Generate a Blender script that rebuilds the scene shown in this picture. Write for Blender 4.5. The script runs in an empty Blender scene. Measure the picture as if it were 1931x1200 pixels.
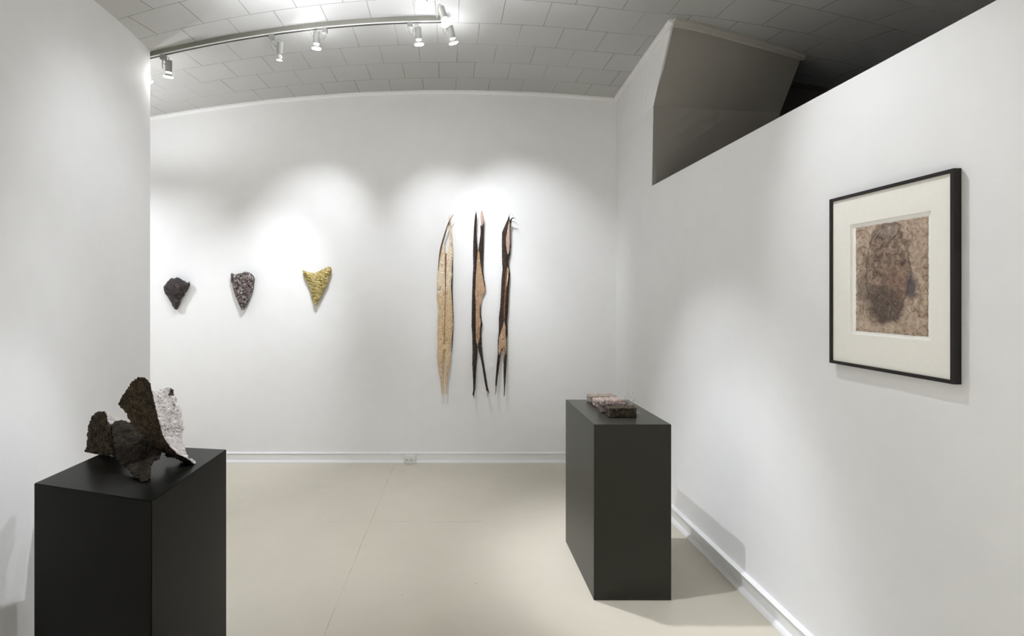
import bpy, bmesh, math, random
from mathutils import Vector, Matrix, noise
from mathutils.geometry import delaunay_2d_cdt

random.seed(7)
C = bpy.context.scene.collection
F = 950.0; CX = 845.0; CY = 558.0; CH = 1.61      # focal length in pixels, principal point, eye height
D = 4.87                                          # distance of the back wall

def P(x, y, Y):
    return Vector(((x - CX) / F * Y, Y, CH - (y - CY) / F * Y))

# watts of every lamp and added fill
PWR = dict(leak=1.7, h0=16, h1=4, h2=68, h3=58, h4=62, h5=74, h6=115, h7=38, o1=100, o2=36, o3=0.5, o4=105, o5=30, f1=1050, f2=10, f3=84, f4=12, ceil_fill=5.4, b1=74, b2=700)

# ------------------------------------------------------------------ helpers
def tag(o, label=None, cat=None, group=None, kind=None):
    if label: o['label'] = label
    if cat: o['category'] = cat
    if group: o['group'] = group
    if kind: o['kind'] = kind
    return o

def empty(name, loc, label, cat, group=None, rz=0.0):
    o = bpy.data.objects.new(name, None); C.objects.link(o)
    o.empty_display_size = 0.05
    o.location = loc; o.rotation_euler = (0, 0, rz)
    return tag(o, label, cat, group)

def link(name, bm, mats, parent=None, smooth=False, recalc=True):
    if recalc: bmesh.ops.recalc_face_normals(bm, faces=bm.faces)
    me = bpy.data.meshes.new(name); bm.to_mesh(me); bm.free()
    for m in (mats if isinstance(mats, (list, tuple)) else [mats]): me.materials.append(m)
    if smooth:
        for p in me.polygons: p.use_smooth = True
    o = bpy.data.objects.new(name, me); C.objects.link(o)
    if parent is not None:
        o.parent = parent
        mw = Matrix.LocRotScale(parent.location, parent.rotation_euler, None)
        me.transform(mw.inverted())               # geometry was written in world space
    return o

def struct(name, bm, mats, label, cat, **k):
    return tag(link(name, bm, mats, **k), label, cat, kind='structure')

def box(bm, a, b, mi=0, bevel=0.0):
    r = bmesh.ops.create_cube(bm, size=1.0)
    vs = r['verts']
    for v in vs:
        v.co = Vector([(a[i] + b[i]) / 2 + v.co[i] * (b[i] - a[i]) for i in range(3)])
    fs = {f for v in vs for f in v.link_faces}
    for f in fs: f.material_index = mi
    if bevel:
        es = list({e for v in vs for e in v.link_edges})
        bmesh.ops.bevel(bm, geom=es, offset=bevel, segments=2, affect='EDGES', clamp_overlap=True)
    return vs

def poly(bm, pts, mi=0):
    f = bm.faces.new([bm.verts.new(Vector(p)) for p in pts]); f.material_index = mi
    return f

def frame_for(d):
    d = d.normalized()
    up = Vector((0, 0, 1)) if abs(d.z) < .9 else Vector((0, 1, 0))
    u = d.cross(up).normalized(); return u, d.cross(u).normalized()

def tube(bm, pts, rad, n=8, mi=0, flat=1.0):
    pts = [Vector(p) for p in pts]
    if not isinstance(rad, (list, tuple)): rad = [rad] * len(pts)
    u = None; rings = []
    for i, p in enumerate(pts):
        d = (pts[min(i + 1, len(pts) - 1)] - pts[max(i - 1, 0)]).normalized()
        if u is None: u, w = frame_for(d)
        u = (u - d * u.dot(d)).normalized(); w = d.cross(u)
        rings.append([bm.verts.new(p + (u * math.cos(t) + w * math.sin(t) * flat) * rad[i]) for t in (2 * math.pi * k / n for k in range(n))])
    for a, b in zip(rings, rings[1:]):
        for k in range(n):
            f = bm.faces.new((a[k], a[(k + 1) % n], b[(k + 1) % n], b[k])); f.material_index = mi
    for r in (rings[0], rings[-1]):
        f = bm.faces.new(r); f.material_index = mi

def lathe(bm, base, axis, prof, n=20, mi=0):
    """prof: (distance along axis, radius)"""
    base = Vector(base); axis = Vector(axis).normalized(); u, w = frame_for(axis); rings = []
    for t, r in prof:
        rings.append([bm.verts.new(base + axis * t + (u * math.cos(a) + w * math.sin(a)) * r) for a in (2 * math.pi * k / n for k in range(n))])
    for a, b in zip(rings, rings[1:]):
        for k in range(n):
            f = bm.faces.new((a[k], a[(k + 1) % n], b[(k + 1) % n], b[k])); f.material_index = mi
    for r in (rings[0], rings[-1]):
        f = bm.faces.new(r); f.material_index = mi

def bez(pts, n=14):
    """smooth curve through the points"""
    pts = [Vector(p) for p in pts]; out = []
    for i in range(len(pts) - 1):
        p0, p1, p2, p3 = pts[max(i - 1, 0)], pts[i], pts[i + 1], pts[min(i + 2, len(pts) - 1)]
        for k in range(n):
            t = k / n
            out.append(.5 * ((2 * p1) + (p2 - p0) * t + (2 * p0 - 5 * p1 + 4 * p2 - p3) * t * t + (3 * p1 - p0 - 3 * p2 + p3) * t ** 3))
    out.append(pts[-1]); return out

def lerp_table(tab, v):
    if v <= tab[0][0]: return tab[0][1]
    for (a, fa), (b, fb) in zip(tab, tab[1:]):
        if v <= b: return fa + (fb - fa) * (v - a) / (b - a)
    return tab[-1][1]

def segdist(p, a, b):
    ab = b - a; L = ab.length_squared
    t = 0 if L == 0 else max(0, min(1, (p - a).dot(ab) / L))
    return (p - (a + ab * t)).length

def sheet(bm, outline, step, front, back, jag=0.0, seed=0, pick=None, side_mi=None):
    """A solid slab with a free outline: a fine triangulated front, a back and a rim.
    front / back take (x, y, distance to the edge) and give a point."""
    o = [Vector(p) for p in outline]; res = []
    for i, a in enumerate(o):
        b = o[(i + 1) % len(o)]; n = max(1, int((b - a).length / step))
        for k in range(n): res.append(a + (b - a) * k / n)
    if jag:
        m = len(res); r2 = []
        for i, p in enumerate(res):
            d = (res[(i + 1) % m] - res[i - 1]); d = Vector((d.y, -d.x)).normalized() if d.length else Vector((0, 0))
            r2.append(p + d * jag * (noise.noise(Vector((p.x * .35 / step * 1.5, p.y * .35 / step * 1.5, seed))) * 1.6))
        res = r2
    xs = [p.x for p in res]; ys = [p.y for p in res]
    segs = [(res[i], res[(i + 1) % len(res)]) for i in range(len(res))]
    pts = list(res)
    y = min(ys); row = 0
    def inside(p):
        c = False
        for a, b in segs:
            if (a.y > p.y) != (b.y > p.y) and p.x < (b.x - a.x) * (p.y - a.y) / (b.y - a.y) + a.x: c = not c
        return c
    while y < max(ys):
        x = min(xs) + (step / 2 if row % 2 else 0)
        while x < max(xs):
            q = Vector((x + random.uniform(-.2, .2) * step, y + random.uniform(-.2, .2) * step))
            if inside(q) and min(segdist(q, a, b) for a, b in segs) > step * .45: pts.append(q)
            x += step
        y += step * .87; row += 1
    vs, es, fs, *_ = delaunay_2d_cdt(pts, [(i, (i + 1) % len(res)) for i in range(len(res))], [], 1, 1e-5)
    dist = [min(segdist(v, a, b) for a, b in segs) for v in vs]
    fv = [bm.verts.new(front(v.x, v.y, d)) for v, d in zip(vs, dist)]
    bv = [bm.verts.new(back(v.x, v.y, d)) for v, d in zip(vs, dist)]
    cnt = {}
    for f in fs:
        mi = 0
        if pick:
            c = sum((vs[i] for i in f), Vector((0, 0))) / len(f); mi = pick(c.x, c.y)
        g = bm.faces.new([fv[i] for i in f]); g.material_index = mi
        g = bm.faces.new([bv[i] for i in reversed(f)]); g.material_index = 0 if side_mi is None else side_mi
        for a, b in zip(f, f[1:] + f[:1]): cnt.setdefault(frozenset((a, b)), []).append((a, b))
    for k, l in cnt.items():
        if len(l) == 1:
            a, b = l[0]
            g = bm.faces.new((fv[b], fv[a], bv[a], bv[b])); g.material_index = 0 if side_mi is None else side_mi

# ------------------------------------------------------------------ materials
def new_mat(name):
    m = bpy.data.materials.new(name); m.use_nodes = True
    nt = m.node_tree; bs = nt.nodes['Principled BSDF']
    return m, nt, bs

def ramp(nt, src, stops, interp='LINEAR'):
    r = nt.nodes.new('ShaderNodeValToRGB'); r.color_ramp.interpolation = interp
    e = r.color_ramp.elements
    while len(e) < len(stops): e.new(.5)
    for el, (p, c) in zip(e, stops):
        el.position = p; el.color = (*c, 1) if len(c) == 3 else c
    nt.links.new(src, r.inputs[0]); return r.outputs[0]

def tex_noise(nt, vec, scale, detail=4, rough=.55, dist=0.0):
    n = nt.nodes.new('ShaderNodeTexNoise'); n.inputs['Scale'].default_value = scale
    n.inputs['Detail'].default_value = detail; n.inputs['Roughness'].default_value = rough
    n.inputs['Distortion'].default_value = dist
    if vec is not None: nt.links.new(vec, n.inputs['Vector'])
    return n.outputs['Fac']

def mixc(nt, fac, a, b, mode='MIX'):
    m = nt.nodes.new('ShaderNodeMix'); m.data_type = 'RGBA'; m.blend_type = mode
    for s, v in ((m.inputs[0], fac), (m.inputs[6], a), (m.inputs[7], b)):
        if isinstance(v, (int, float)): s.default_value = v
        elif isinstance(v, tuple): s.default_value = (*v, 1)
        else: nt.links.new(v, s)
    return m.outputs[2]

def mth(nt, op, a, b=0.0, c=None):
    m = nt.nodes.new('ShaderNodeMath'); m.operation = op
    for i, v in enumerate((a, b) if c is None else (a, b, c)):
        if isinstance(v, (int, float)): m.inputs[i].default_value = v
        else: nt.links.new(v, m.inputs[i])
    return m.outputs[0]

def objco(nt, scale=None, loc=None):
    t = nt.nodes.new('ShaderNodeTexCoord'); out = t.outputs['Object']
    if scale or loc:
        mp = nt.nodes.new('ShaderNodeMapping')
        if scale: mp.inputs['Scale'].default_value = scale
        if loc: mp.inputs['Location'].default_value = loc
        nt.links.new(out, mp.inputs[0]); out = mp.outputs[0]
    return out

def bump(nt, bs, h, strength=.3, dist=.01):
    b = nt.nodes.new('ShaderNodeBump'); b.inputs['Strength'].default_value = strength; b.inputs['Distance'].default_value = dist
    nt.links.new(h, b.inputs['Height']); nt.links.new(b.outputs[0], bs.inputs['Normal'])

def paint(name, col, rough=.6, bs_=.12, scale=9, dist=.004, spec=.3):
    m, nt, bs = new_mat(name); co = objco(nt)
    n = tex_noise(nt, co, scale, 5)
    c = ramp(nt, n, [(.3, tuple(v * .975 for v in col)), (.7, col)])
    nt.links.new(c, bs.inputs['Base Color']); bs.inputs['Roughness'].default_value = rough
    bs.inputs['Specular IOR Level'].default_value = spec
    if bs_: bump(nt, bs, n, bs_, dist)
    return m

def plain(name, col, rough=.5, metal=0.0, emit=None, estr=0):
    m, nt, bs = new_mat(name)
    n = tex_noise(nt, objco(nt), 60, 2)
    c = ramp(nt, n, [(.3, tuple(v * .93 for v in col)), (.7, col)])
    nt.links.new(c, bs.inputs['Base Color']); bs.inputs['Roughness'].default_value = rough; bs.inputs['Metallic'].default_value = metal
    if emit: bs.inputs['Emission Color'].default_value = (*emit, 1); bs.inputs['Emission Strength'].default_value = estr
    return m

M_wall = paint('white_wall_paint', (.80, .80, .80), .62, .10, 7)
M_trim = paint('white_trim_paint', (.80, .80, .80), .35, .06, 14, spec=.5)
M_bulk = paint('bulkhead_shade_grey', (.36, .34, .31), .6, .15, 6)  # shade on the bulkhead is put into this grey base colour
M_backroom = paint('store_shade_dark', (.16, .155, .14), .7, .1)  # dark base colour stands in for the lack of light beyond the partition
M_bulktrim = paint('bulkhead_trim_shade_grey', (.5, .48, .44), .5, .1)  # trim greyed to go with the bulkhead's painted-in shade

def ceiling_mat():
    m, nt, bs = new_mat('fibre_ceiling_tile')
    co = objco(nt, loc=(.08 + .3085 * 40, -3.96 + .3075 * 40, 0))
    b = nt.nodes.new('ShaderNodeTexBrick'); nt.links.new(co, b.inputs['Vector'])
    b.offset = .5; b.offset_frequency = 2
    b.inputs['Scale'].default_value = 1.0
    b.inputs['Brick Width'].default_value = .3085; b.inputs['Row Height'].default_value = .3075
    b.inputs['Mortar Size'].default_value = .0022; b.inputs['Mortar Smooth'].default_value = .3
    b.inputs['Bias'].default_value = -.2
    b.inputs['Color1'].default_value = (.90, .895, .875, 1); b.inputs['Color2'].default_value = (.86, .85, .825, 1)
    b.inputs['Mortar'].default_value = (.30, .29, .26, 1)
    n = tex_noise(nt, objco(nt), 1.7, 3)
    fade = ramp(nt, n, [(.42, (0, 0, 0)), (.62, (.75, .75, .75))])
    c = mixc(nt, fade, b.outputs['Color'], (.89, .885, .865))
    nt.links.new(c, bs.inputs['Base Color']); bs.inputs['Roughness'].default_value = .75
    h = mth(nt, 'SUBTRACT', mth(nt, 'MULTIPLY', tex_noise(nt, objco(nt), 35, 3), .15), b.outputs['Fac'])
    bump(nt, bs, h, .35, .003)
    return m
M_ceil = ceiling_mat()

def floor_mat():
    m, nt, bs = new_mat('painted_floor'); co = objco(nt)
    sx = nt.nodes.new('ShaderNodeSeparateXYZ'); nt.links.new(co, sx.inputs[0])
    n1 = tex_noise(nt, co, .9, 4); n2 = tex_noise(nt, co, 5, 6, .7)
    c = ramp(nt, n1, [(.3, (.565, .525, .44)), (.7, (.61, .57, .48))])
    c = mixc(nt, ramp(nt, n2, [(.45, (0, 0, 0)), (.8, (.25, .25, .25))]), c, (.54, .50, .415))
    wob = mth(nt, 'MULTIPLY', mth(nt, 'SUBTRACT', tex_noise(nt, co, 3, 2), .5), .015)
    # long seam running to the back wall, slightly bent
    sl = mth(nt, 'ADD', mth(nt, 'MULTIPLY', sx.outputs['Y'], -.032), .665)
    d1 = mth(nt, 'ABSOLUTE', mth(nt, 'ADD', mth(nt, 'ADD', sx.outputs['X'], sl), wob))
    l1 = mth(nt, 'LESS_THAN', d1, .0028)
    d2 = mth(nt, 'ABSOLUTE', mth(nt, 'ADD', mth(nt, 'SUBTRACT', sx.outputs['Y'], 3.59), wob))
    l2 = mth(nt, 'MULTIPLY', mth(nt, 'LESS_THAN', d2, .004), mth(nt, 'LESS_THAN', mth(nt, 'ABSOLUTE', mth(nt, 'ADD', sx.outputs['X'], .3)), .55))
    brk = ramp(nt, tex_noise(nt, co, 6, 3), [(.38, (.2, .2, .2)), (.55, (1, 1, 1))])
    c = mixc(nt, mth(nt, 'MULTIPLY', mth(nt, 'ADD', mth(nt, 'MULTIPLY', l1, .55), mth(nt, 'MULTIPLY', l2, .35)), brk), c, (.33, .28, .2))
    v = nt.nodes.new('ShaderNodeTexVoronoi'); v.inputs['Scale'].default_value = 5.5; nt.links.new(co, v.inputs['Vector'])
    sp = mth(nt, 'LESS_THAN', v.outputs['Distance'], .03)
    c = mixc(nt, mth(nt, 'MULTIPLY', sp, .6), c, (.28, .22, .15))
    nt.links.new(c, bs.inputs['Base Color'])
    nt.links.new(ramp(nt, n2, [(.3, (.33, .33, .33)), (.7, (.46, .46, .46))]), bs.inputs['Roughness'])
    bs.inputs['Specular IOR Level'].default_value = .35
    bump(nt, bs, n2, .08, .003)
    return m
M_floor = floor_mat()

def ped_mat(name, col, rough, spec=.25):
    m, nt, bs = new_mat(name); co = objco(nt)
    n = tex_noise(nt, co, 4, 5, .6); n2 = tex_noise(nt, co, 130, 2)
    c = ramp(nt, n, [(.3, tuple(v * .95 for v in col)), (.75, tuple(v * 1.05 for v in col))])
    nt.links.new(c, bs.inputs['Base Color'])
    bs.inputs['Roughness'].default_value = rough + .05
    bs.inputs['Specular IOR Level'].default_value = spec
    bump(nt, bs, n2, .05, .001)
    return m
M_ped_l = ped_mat('satin_black_paint', (.0055, .0053, .004), .24, .09)
M_ped_r = ped_mat('olive_charcoal_paint', (.030, .0296, .023), .24, .20)

def rock_mat(name, stops, scale, fleck=None, fscale=120, fth=.12, rough=.85, bs_=.8, bd=.006, metal=0.0, dist=0.0, detail=8):
    m, nt, bs = new_mat(name); co = objco(nt)
    n = tex_noise(nt, co, scale, detail, .68, dist)
    c = ramp(nt, n, stops)
    if fleck:
        v = nt.nodes.new('ShaderNodeTexVoronoi'); v.inputs['Scale'].default_value = fscale; nt.links.new(co, v.inputs['Vector'])
        k = mth(nt, 'MULTIPLY', mth(nt, 'LESS_THAN', v.outputs['Distance'], fth * 2), mth(nt, 'GREATER_THAN', tex_noise(nt, co, fscale * .12, 3), .47))
        c = mixc(nt, k, c, fleck)
    nt.links.new(c, bs.inputs['Base Color']); bs.inputs['Roughness'].default_value = rough; bs.inputs['Metallic'].default_value = metal; bs.inputs['Specular IOR Level'].default_value = .18
    bump(nt, bs, tex_noise(nt, co, scale * 2.5, 8, .7), bs_, bd)
    return m
M_crust = rock_mat('brown_crust', [(.3, (.008, .006, .004)), (.5, (.030, .022, .013)), (.72, (.075, .056, .034))], 30, (.30, .22, .11), 300, .13, bs_=1.0, bd=.008)
M_crust_d = rock_mat('dark_crust', [(.3, (.006, .0045, .003)), (.52, (.019, .0145, .009)), (.75, (.05, .038, .023))], 26, (.10, .08, .05), 240, .08, bs_=1.0, bd=.008)
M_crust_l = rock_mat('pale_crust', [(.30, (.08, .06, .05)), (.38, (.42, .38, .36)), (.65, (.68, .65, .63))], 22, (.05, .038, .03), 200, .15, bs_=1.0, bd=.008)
M_mussel = rock_mat('dark_plum_clay', [(.3, (.02, .013, .012)), (.55, (.055, .042, .043)), (.78, (.15, .13, .135))], 26, None, bs_=.9, rough=.5)
M_speck = rock_mat('speckled_pulp', [(.33, (.012, .008, .009)), (.45, (.13, .10, .095)), (.55, (.34, .30, .29)), (.68, (.75, .71, .68))], 42, (.34, .06, .09), 60, .07, bs_=1.0, bd=.012)
M_gold = rock_mat('gilded_clay', [(.3, (.17, .125, .035)), (.5, (.47, .38, .15)), (.72, (.74, .66, .38))], 34, None, rough=.36, metal=.5, bs_=.9, dist=.8)

def pale_skin(name, a, b, c, sc=(40, 40, 12), top=None):
    m, nt, bs = new_mat(name); co = objco(nt, scale=sc)
    n = tex_noise(nt, co, 3.0, 8, .7, 1.4)
    col = ramp(nt, n, [(.3, a), (.5, b), (.72, c)])
    big = tex_noise(nt, objco(nt), 4, 3)
    col = mixc(nt, ramp(nt, big, [(.4, (0, 0, 0)), (.7, (.45, .45, .45))]), col, b)
    if top:      # the upper third of the husk is a lighter cream
        sz = nt.nodes.new('ShaderNodeSeparateXYZ'); nt.links.new(objco(nt), sz.inputs[0])
        k = nt.nodes.new('ShaderNodeMapRange'); nt.links.new(sz.outputs['Z'], k.inputs[0])
        k.inputs[1].default_value = 0; k.inputs[2].default_value = .25; k.inputs[3].default_value = 0; k.inputs[4].default_value = .6
        col = mixc(nt, mth(nt, 'MULTIPLY', k.outputs[0], ramp(nt, n, [(.35, (0, 0, 0)), (.5, (1, 1, 1))])), col, top)
    nt.links.new(col, bs.inputs['Base Color']); bs.inputs['Roughness'].default_value = .65; bs.inputs['Specular IOR Level'].default_value = .22
    bump(nt, bs, n, .8, .006)
    return m
M_pale = pale_skin('cream_inner_husk', (.30, .17, .08), (.62, .46, .28), (.76, .62, .44), (15, 15, 9), (.90, .82, .66))
M_tan = pale_skin('tan_inner_husk', (.20, .11, .055), (.45, .30, .19), (.64, .48, .35), (15, 15, 8))
M_pink = pale_skin('pinkish_inner_husk', (.25, .13, .09), (.50, .36, .29), (.70, .56, .48), (16, 16, 8))
M_rust = pale_skin('rust_inner_husk', (.08, .035, .015), (.19, .095, .04), (.33, .19, .09))
M_bark = pale_skin('dark_outer_husk', (.008, .005, .004), (.030, .018, .014), (.16, .115, .095), (14, 14, 30))
M_prong = pale_skin('brown_outer_husk', (.06, .028, .018), (.16, .085, .05), (.30, .19, .13))
M_seam = pale_skin('reddish_seam', (.10, .035, .02), (.25, .11, .07), (.40, .22, .15))

M_metal = plain('grey_enamelled_metal', (.30, .30, .28), .45, .1)
M_track = plain('track_grey_metal', (.24, .235, .205), .4, .2)
M_slot = plain('track_dark_slot', (.05, .045, .04), .6)
M_cable = plain('grey_cable', (.34, .34, .31), .5)
M_glow = plain('lamp_glow', (1, 1, 1), .3, emit=(1, .98, .95), estr=40)
M_glass = plain('silvered_lamp_glass', (.75, .75, .74), .15, .7)
M_frame = paint('espresso_frame_wood', (.012, .009, .008), .38, .05, 30)
M_mat = paint('ivory_mat_board', (.84, .82, .76), .8, .03, 60, .001)
M_matcore = paint('mat_bevel_core', (.9, .89, .85), .8, 0)
M_outlet = plain('outlet_plastic', (.76, .77, .73), .35)
M_hole = plain('outlet_slot_dark', (.03, .03, .03), .6)

# ------------------------------------------------------------------ the ceiling's shape
def ccoef(r):
    return lerp_table([(-1, .4146e-6), (0, .40e-6), (.33, .38e-6), (.50, .27e-6), (.7, .265e-6), (1.2, .262e-6)], r)
def ceil_z(X, Y):
    r = max(-.80, min(1.10, X / max(Y, 2.3)))
    return CH + 1.98 * (1 - ccoef(r) * (F * r) ** 2)

def ceiling():
    bm = bmesh.new(); xs = [-5 + i * .1 for i in range(101)]
    ys = [-2.0, -1.0, 0, 1.0, 1.6, 2.0, 2.3] + [2.4 + i * .1 for i in range(25)] + [D + .02]
    g = [[bm.verts.new((x, y, ceil_z(x, y))) for x in xs] for y in ys]
    for a, b in zip(g, g[1:]):
        for i in range(len(xs) - 1): bm.faces.new((a[i], b[i], b[i + 1], a[i + 1]))
    bmesh.ops.solidify(bm, geom=list(bm.faces), thickness=-.03)
    return struct('ceiling', bm, M_ceil, 'curved off-white ceiling of square staggered tiles', 'ceiling', smooth=True)
ceiling()

bm = bmesh.new(); box(bm, (-5, -2, -.05), (1.7, D + .1, 0))
struct('floor', bm, M_floor, 'smooth beige painted floor with a faint long seam', 'floor')
bm = bmesh.new(); box(bm, (1.7, -2, -.05), (5, D + .1, 0))
struct('floor_store', bm, M_backroom, 'floor beyond the low white partition, darkened to look unlit', 'floor')

def wall_path(bm, pts, thick, top=None, mi=0):
    """wall standing on a path, its top following the ceiling; thick is an XY offset to the back"""
    t = Vector(thick); cols = []
    for (x, y) in pts:
        zt = (ceil_z(x, y) + .012) if top is None else top
        zt2 = (ceil_z(x + t.x, y + t.y) + .012) if top is None else top
        cols.append([bm.verts.new(p) for p in ((x, y, 0), (x, y, zt), (x + t.x, y + t.y, zt2), (x + t.x, y + t.y, 0))])
    for a, b in zip(cols, cols[1:]):
        for i in range(4):
            f = bm.faces.new((a[i], a[(i + 1) % 4], b[(i + 1) % 4], b[i])); f.material_index = mi
    bm.faces.new(cols[0]); bm.faces.new(cols[-1])

def seq(a, b, n): return [(a[0] + (b[0] - a[0]) * i / n, a[1] + (b[1] - a[1]) * i / n) for i in range(n + 1)]

bm = bmesh.new(); wall_path(bm, seq((-5, D), (1.74, D), 60), (0, .1, 0))
struct('wall_back', bm, M_wall, 'white back wall with three shards and three tall husks hung on it', 'wall')
LW = lambda Y: -1.38 - .2022 * Y
bm = bmesh.new(); wall_path(bm, seq((LW(3.545), 3.545), (LW(-2.0), -2.0), 50), (-.14, 0, 0))
struct('wall_left', bm, M_wall, 'white side wall ending in a free edge behind the near black plinth', 'wall')
bm = bmesh.new(); wall_path(bm, seq((-5, -2), (-5, D), 30), (-.1, 0, 0))
struct('wall_far_left', bm, M_wall, 'white wall of the space beyond the side wall', 'wall')
bm = bmesh.new(); wall_path(bm, seq((-5, -2), (5, -2), 40), (0, -.1, 0))
struct('wall_rear', bm, M_wall, 'white wall behind the viewer', 'wall')
# low partition
XR = 1.625; PT = CH + .876
bm = bmesh.new(); box(bm, (XR, -2, 0), (XR + .11, D, PT))
struct('wall_right', bm, M_wall, 'long white partition wall with a flat open top, carrying the framed work', 'wall')
# upper part of the right wall with the bulkhead behind it
P0 = Vector((XR, 4.02, PT)); P1 = Vector((XR, 3.99, CH + 1.504)); P2 = P(1269, 38, 3.413); P3 = P(1515, 104, 3.642)
P4 = P(1471, 213, 3.95); P5 = Vector((2.66, 4.2, PT - .1)); P0d = Vector((XR + .02, 4.03, PT - .1))
cz = ceil_z(XR, D)
K = Vector((XR, D - .001, cz + .01)); L = Vector((XR, D - .001, PT))
bm = bmesh.new()
n = 8
prev = None                                        # face towards the room, its edges between wall end and back corner
tops = [P2.lerp(K, i / n) for i in range(n + 1)]; mids = [P1.lerp(Vector((XR, D - .001, CH + 1.5)), i / n) for i in range(n + 1)]
lows = [P0.lerp(L, i / n) for i in range(n + 1)]
for i, t in enumerate(tops): t.z = max(t.z, ceil_z(t.x, t.y)) + .004
V = [[bm.verts.new(p) for p in row] for row in (tops, mids, lows)]
for r in range(2):
    for i in range(n): bm.faces.new((V[r][i], V[r][i + 1], V[r + 1][i + 1], V[r + 1][i]))
# thickness
bmesh.ops.recalc_face_normals(bm, faces=bm.faces)
back = [[bm.verts.new(v.co + Vector((.015, .004, 0))) for v in row] for row in V]
for r in range(2):
    for i in range(n): bm.faces.new((back[r][i], back[r + 1][i], back[r + 1][i + 1], back[r][i + 1]))
for i in range(n):
    bm.faces.new((V[0][i], back[0][i], back[0][i + 1], V[0][i + 1])); bm.faces.new((V[2][i], V[2][i + 1], back[2][i + 1], back[2][i]))
for r in range(2):
    bm.faces.new((V[r][0], V[r + 1][0], back[r + 1][0], back[r][0])); bm.faces.new((V[r][n], back[r][n], back[r + 1][n], V[r + 1][n]))
struct('wall_right_upper', bm, M_wall, 'white upper wall above the partition at the back corner, its end leaning outwards', 'wall')
# bulkhead
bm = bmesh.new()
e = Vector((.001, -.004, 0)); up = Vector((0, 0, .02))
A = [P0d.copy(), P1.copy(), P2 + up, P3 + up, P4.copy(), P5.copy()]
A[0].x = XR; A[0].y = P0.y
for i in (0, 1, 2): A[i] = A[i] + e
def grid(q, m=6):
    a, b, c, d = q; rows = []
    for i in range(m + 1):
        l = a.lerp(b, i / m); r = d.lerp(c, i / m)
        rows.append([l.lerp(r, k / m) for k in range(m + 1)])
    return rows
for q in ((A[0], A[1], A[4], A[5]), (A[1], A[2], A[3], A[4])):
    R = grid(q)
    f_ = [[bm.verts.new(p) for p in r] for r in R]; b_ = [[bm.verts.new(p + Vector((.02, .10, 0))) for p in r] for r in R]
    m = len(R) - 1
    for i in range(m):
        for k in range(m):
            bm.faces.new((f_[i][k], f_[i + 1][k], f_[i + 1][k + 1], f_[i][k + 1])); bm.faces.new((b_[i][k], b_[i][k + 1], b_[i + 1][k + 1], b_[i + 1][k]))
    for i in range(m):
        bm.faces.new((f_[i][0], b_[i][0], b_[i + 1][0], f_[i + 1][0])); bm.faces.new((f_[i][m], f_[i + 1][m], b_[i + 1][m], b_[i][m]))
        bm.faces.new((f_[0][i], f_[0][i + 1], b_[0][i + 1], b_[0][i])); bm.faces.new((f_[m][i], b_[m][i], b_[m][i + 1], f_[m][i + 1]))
struct('wall_bulkhead', bm, M_bulk, 'bulkhead face above the partition, greyed to look shaded, wider at the ceiling', 'wall')
# back and side of the dim space beyond the partition
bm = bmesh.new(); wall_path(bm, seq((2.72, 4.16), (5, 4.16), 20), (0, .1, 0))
struct('wall_store_back', bm, M_backroom, 'wall deep behind the partition, darkened to look unlit, seen beside the bulkhead', 'wall')
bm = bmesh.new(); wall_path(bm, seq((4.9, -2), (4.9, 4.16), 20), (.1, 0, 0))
struct('wall_store_side', bm, M_backroom, 'side wall of the space beyond the partition, darkened to look unlit', 'wall')

# ------------------------------------------------------------------ trims and baseboards
def sweep(bm, path, prof, inward):
    """prof: (distance from wall, height); inward: XY unit vector(s)"""
    rows = []
    for p in path:
        p = Vector(p); rows.append([bm.verts.new(p + inward * d + Vector((0, 0, z))) for d, z in prof])
    m = len(prof)
    for a, b in zip(rows, rows[1:]):
        for i in range(m): bm.faces.new((a[i], a[(i + 1) % m], b[(i + 1) % m], b[i]))
    bm.faces.new(rows[0]); bm.faces.new(rows[-1])
bprof = [(0, 0), (.030, 0), (.030, .008), (.024, .019), (.013, .024), (.013, .082), (.019, .086), (.019, .092), (.012, .098), (0, .099)]
bm = bmesh.new(); sweep(bm, [(-4.95, D, 0), (XR, D, 0)], bprof, Vector((0, -1, 0)))
struct('baseboard_back', bm, M_trim, 'white moulded baseboard along the back wall', 'baseboard')
bprof2 = [(d * 1.45, z) for d, z in bprof]
bm = bmesh.new(); sweep(bm, [(XR, -1.9, 0), (XR, D, 0)], bprof2, Vector((-1, 0, 0)))
struct('baseboard_right', bm, M_trim, 'white moulded baseboard with quarter round along the partition', 'baseboard')
bm = bmesh.new()
sweep(bm, [(x, D, ceil_z(x, D)) for x in [-4.9 + i * .1 for i in range(65)] + [XR]], [(0, -.03), (.008, -.03), (.012, -.022), (.02, -.016), (.022, .004), (0, .004)], Vector((0, -1, 0)))
struct('trim_1', bm, M_trim, 'thin white cove trim where the back wall meets the ceiling', 'trim')
bm = bmesh.new()
pth = [P2.lerp(K, i / n) for i in range(n + 1)]
for p in pth: p.z = ceil_z(p.x, p.y)
sweep(bm, pth, [(-.01, -.035), (.006, -.035), (.01, -.02), (.026, -.014), (.028, .004), (-.01, .004)], Vector((-1, 0, 0)))
struct('trim_2', bm, M_trim, 'white cove trim along the ceiling above the partition corner', 'trim')
bm = bmesh.new()
a = P2.copy(); b = P3.copy(); pth = []
for i in range(13):
    p = a.lerp(b, i / 12); p.z = ceil_z(p.x, p.y); pth.append(p)
dirv = Vector((b.y - a.y, -(b.x - a.x), 0)).normalized()
sweep(bm, pth, [(-.01, -.042), (.008, -.042), (.012, -.026), (.026, -.018), (.028, .006), (-.01, .006)], dirv)
struct('trim_3', bm, M_bulktrim, 'cove trim across the top of the bulkhead, greyed to look shaded', 'trim')
bm = bmesh.new()
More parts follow.
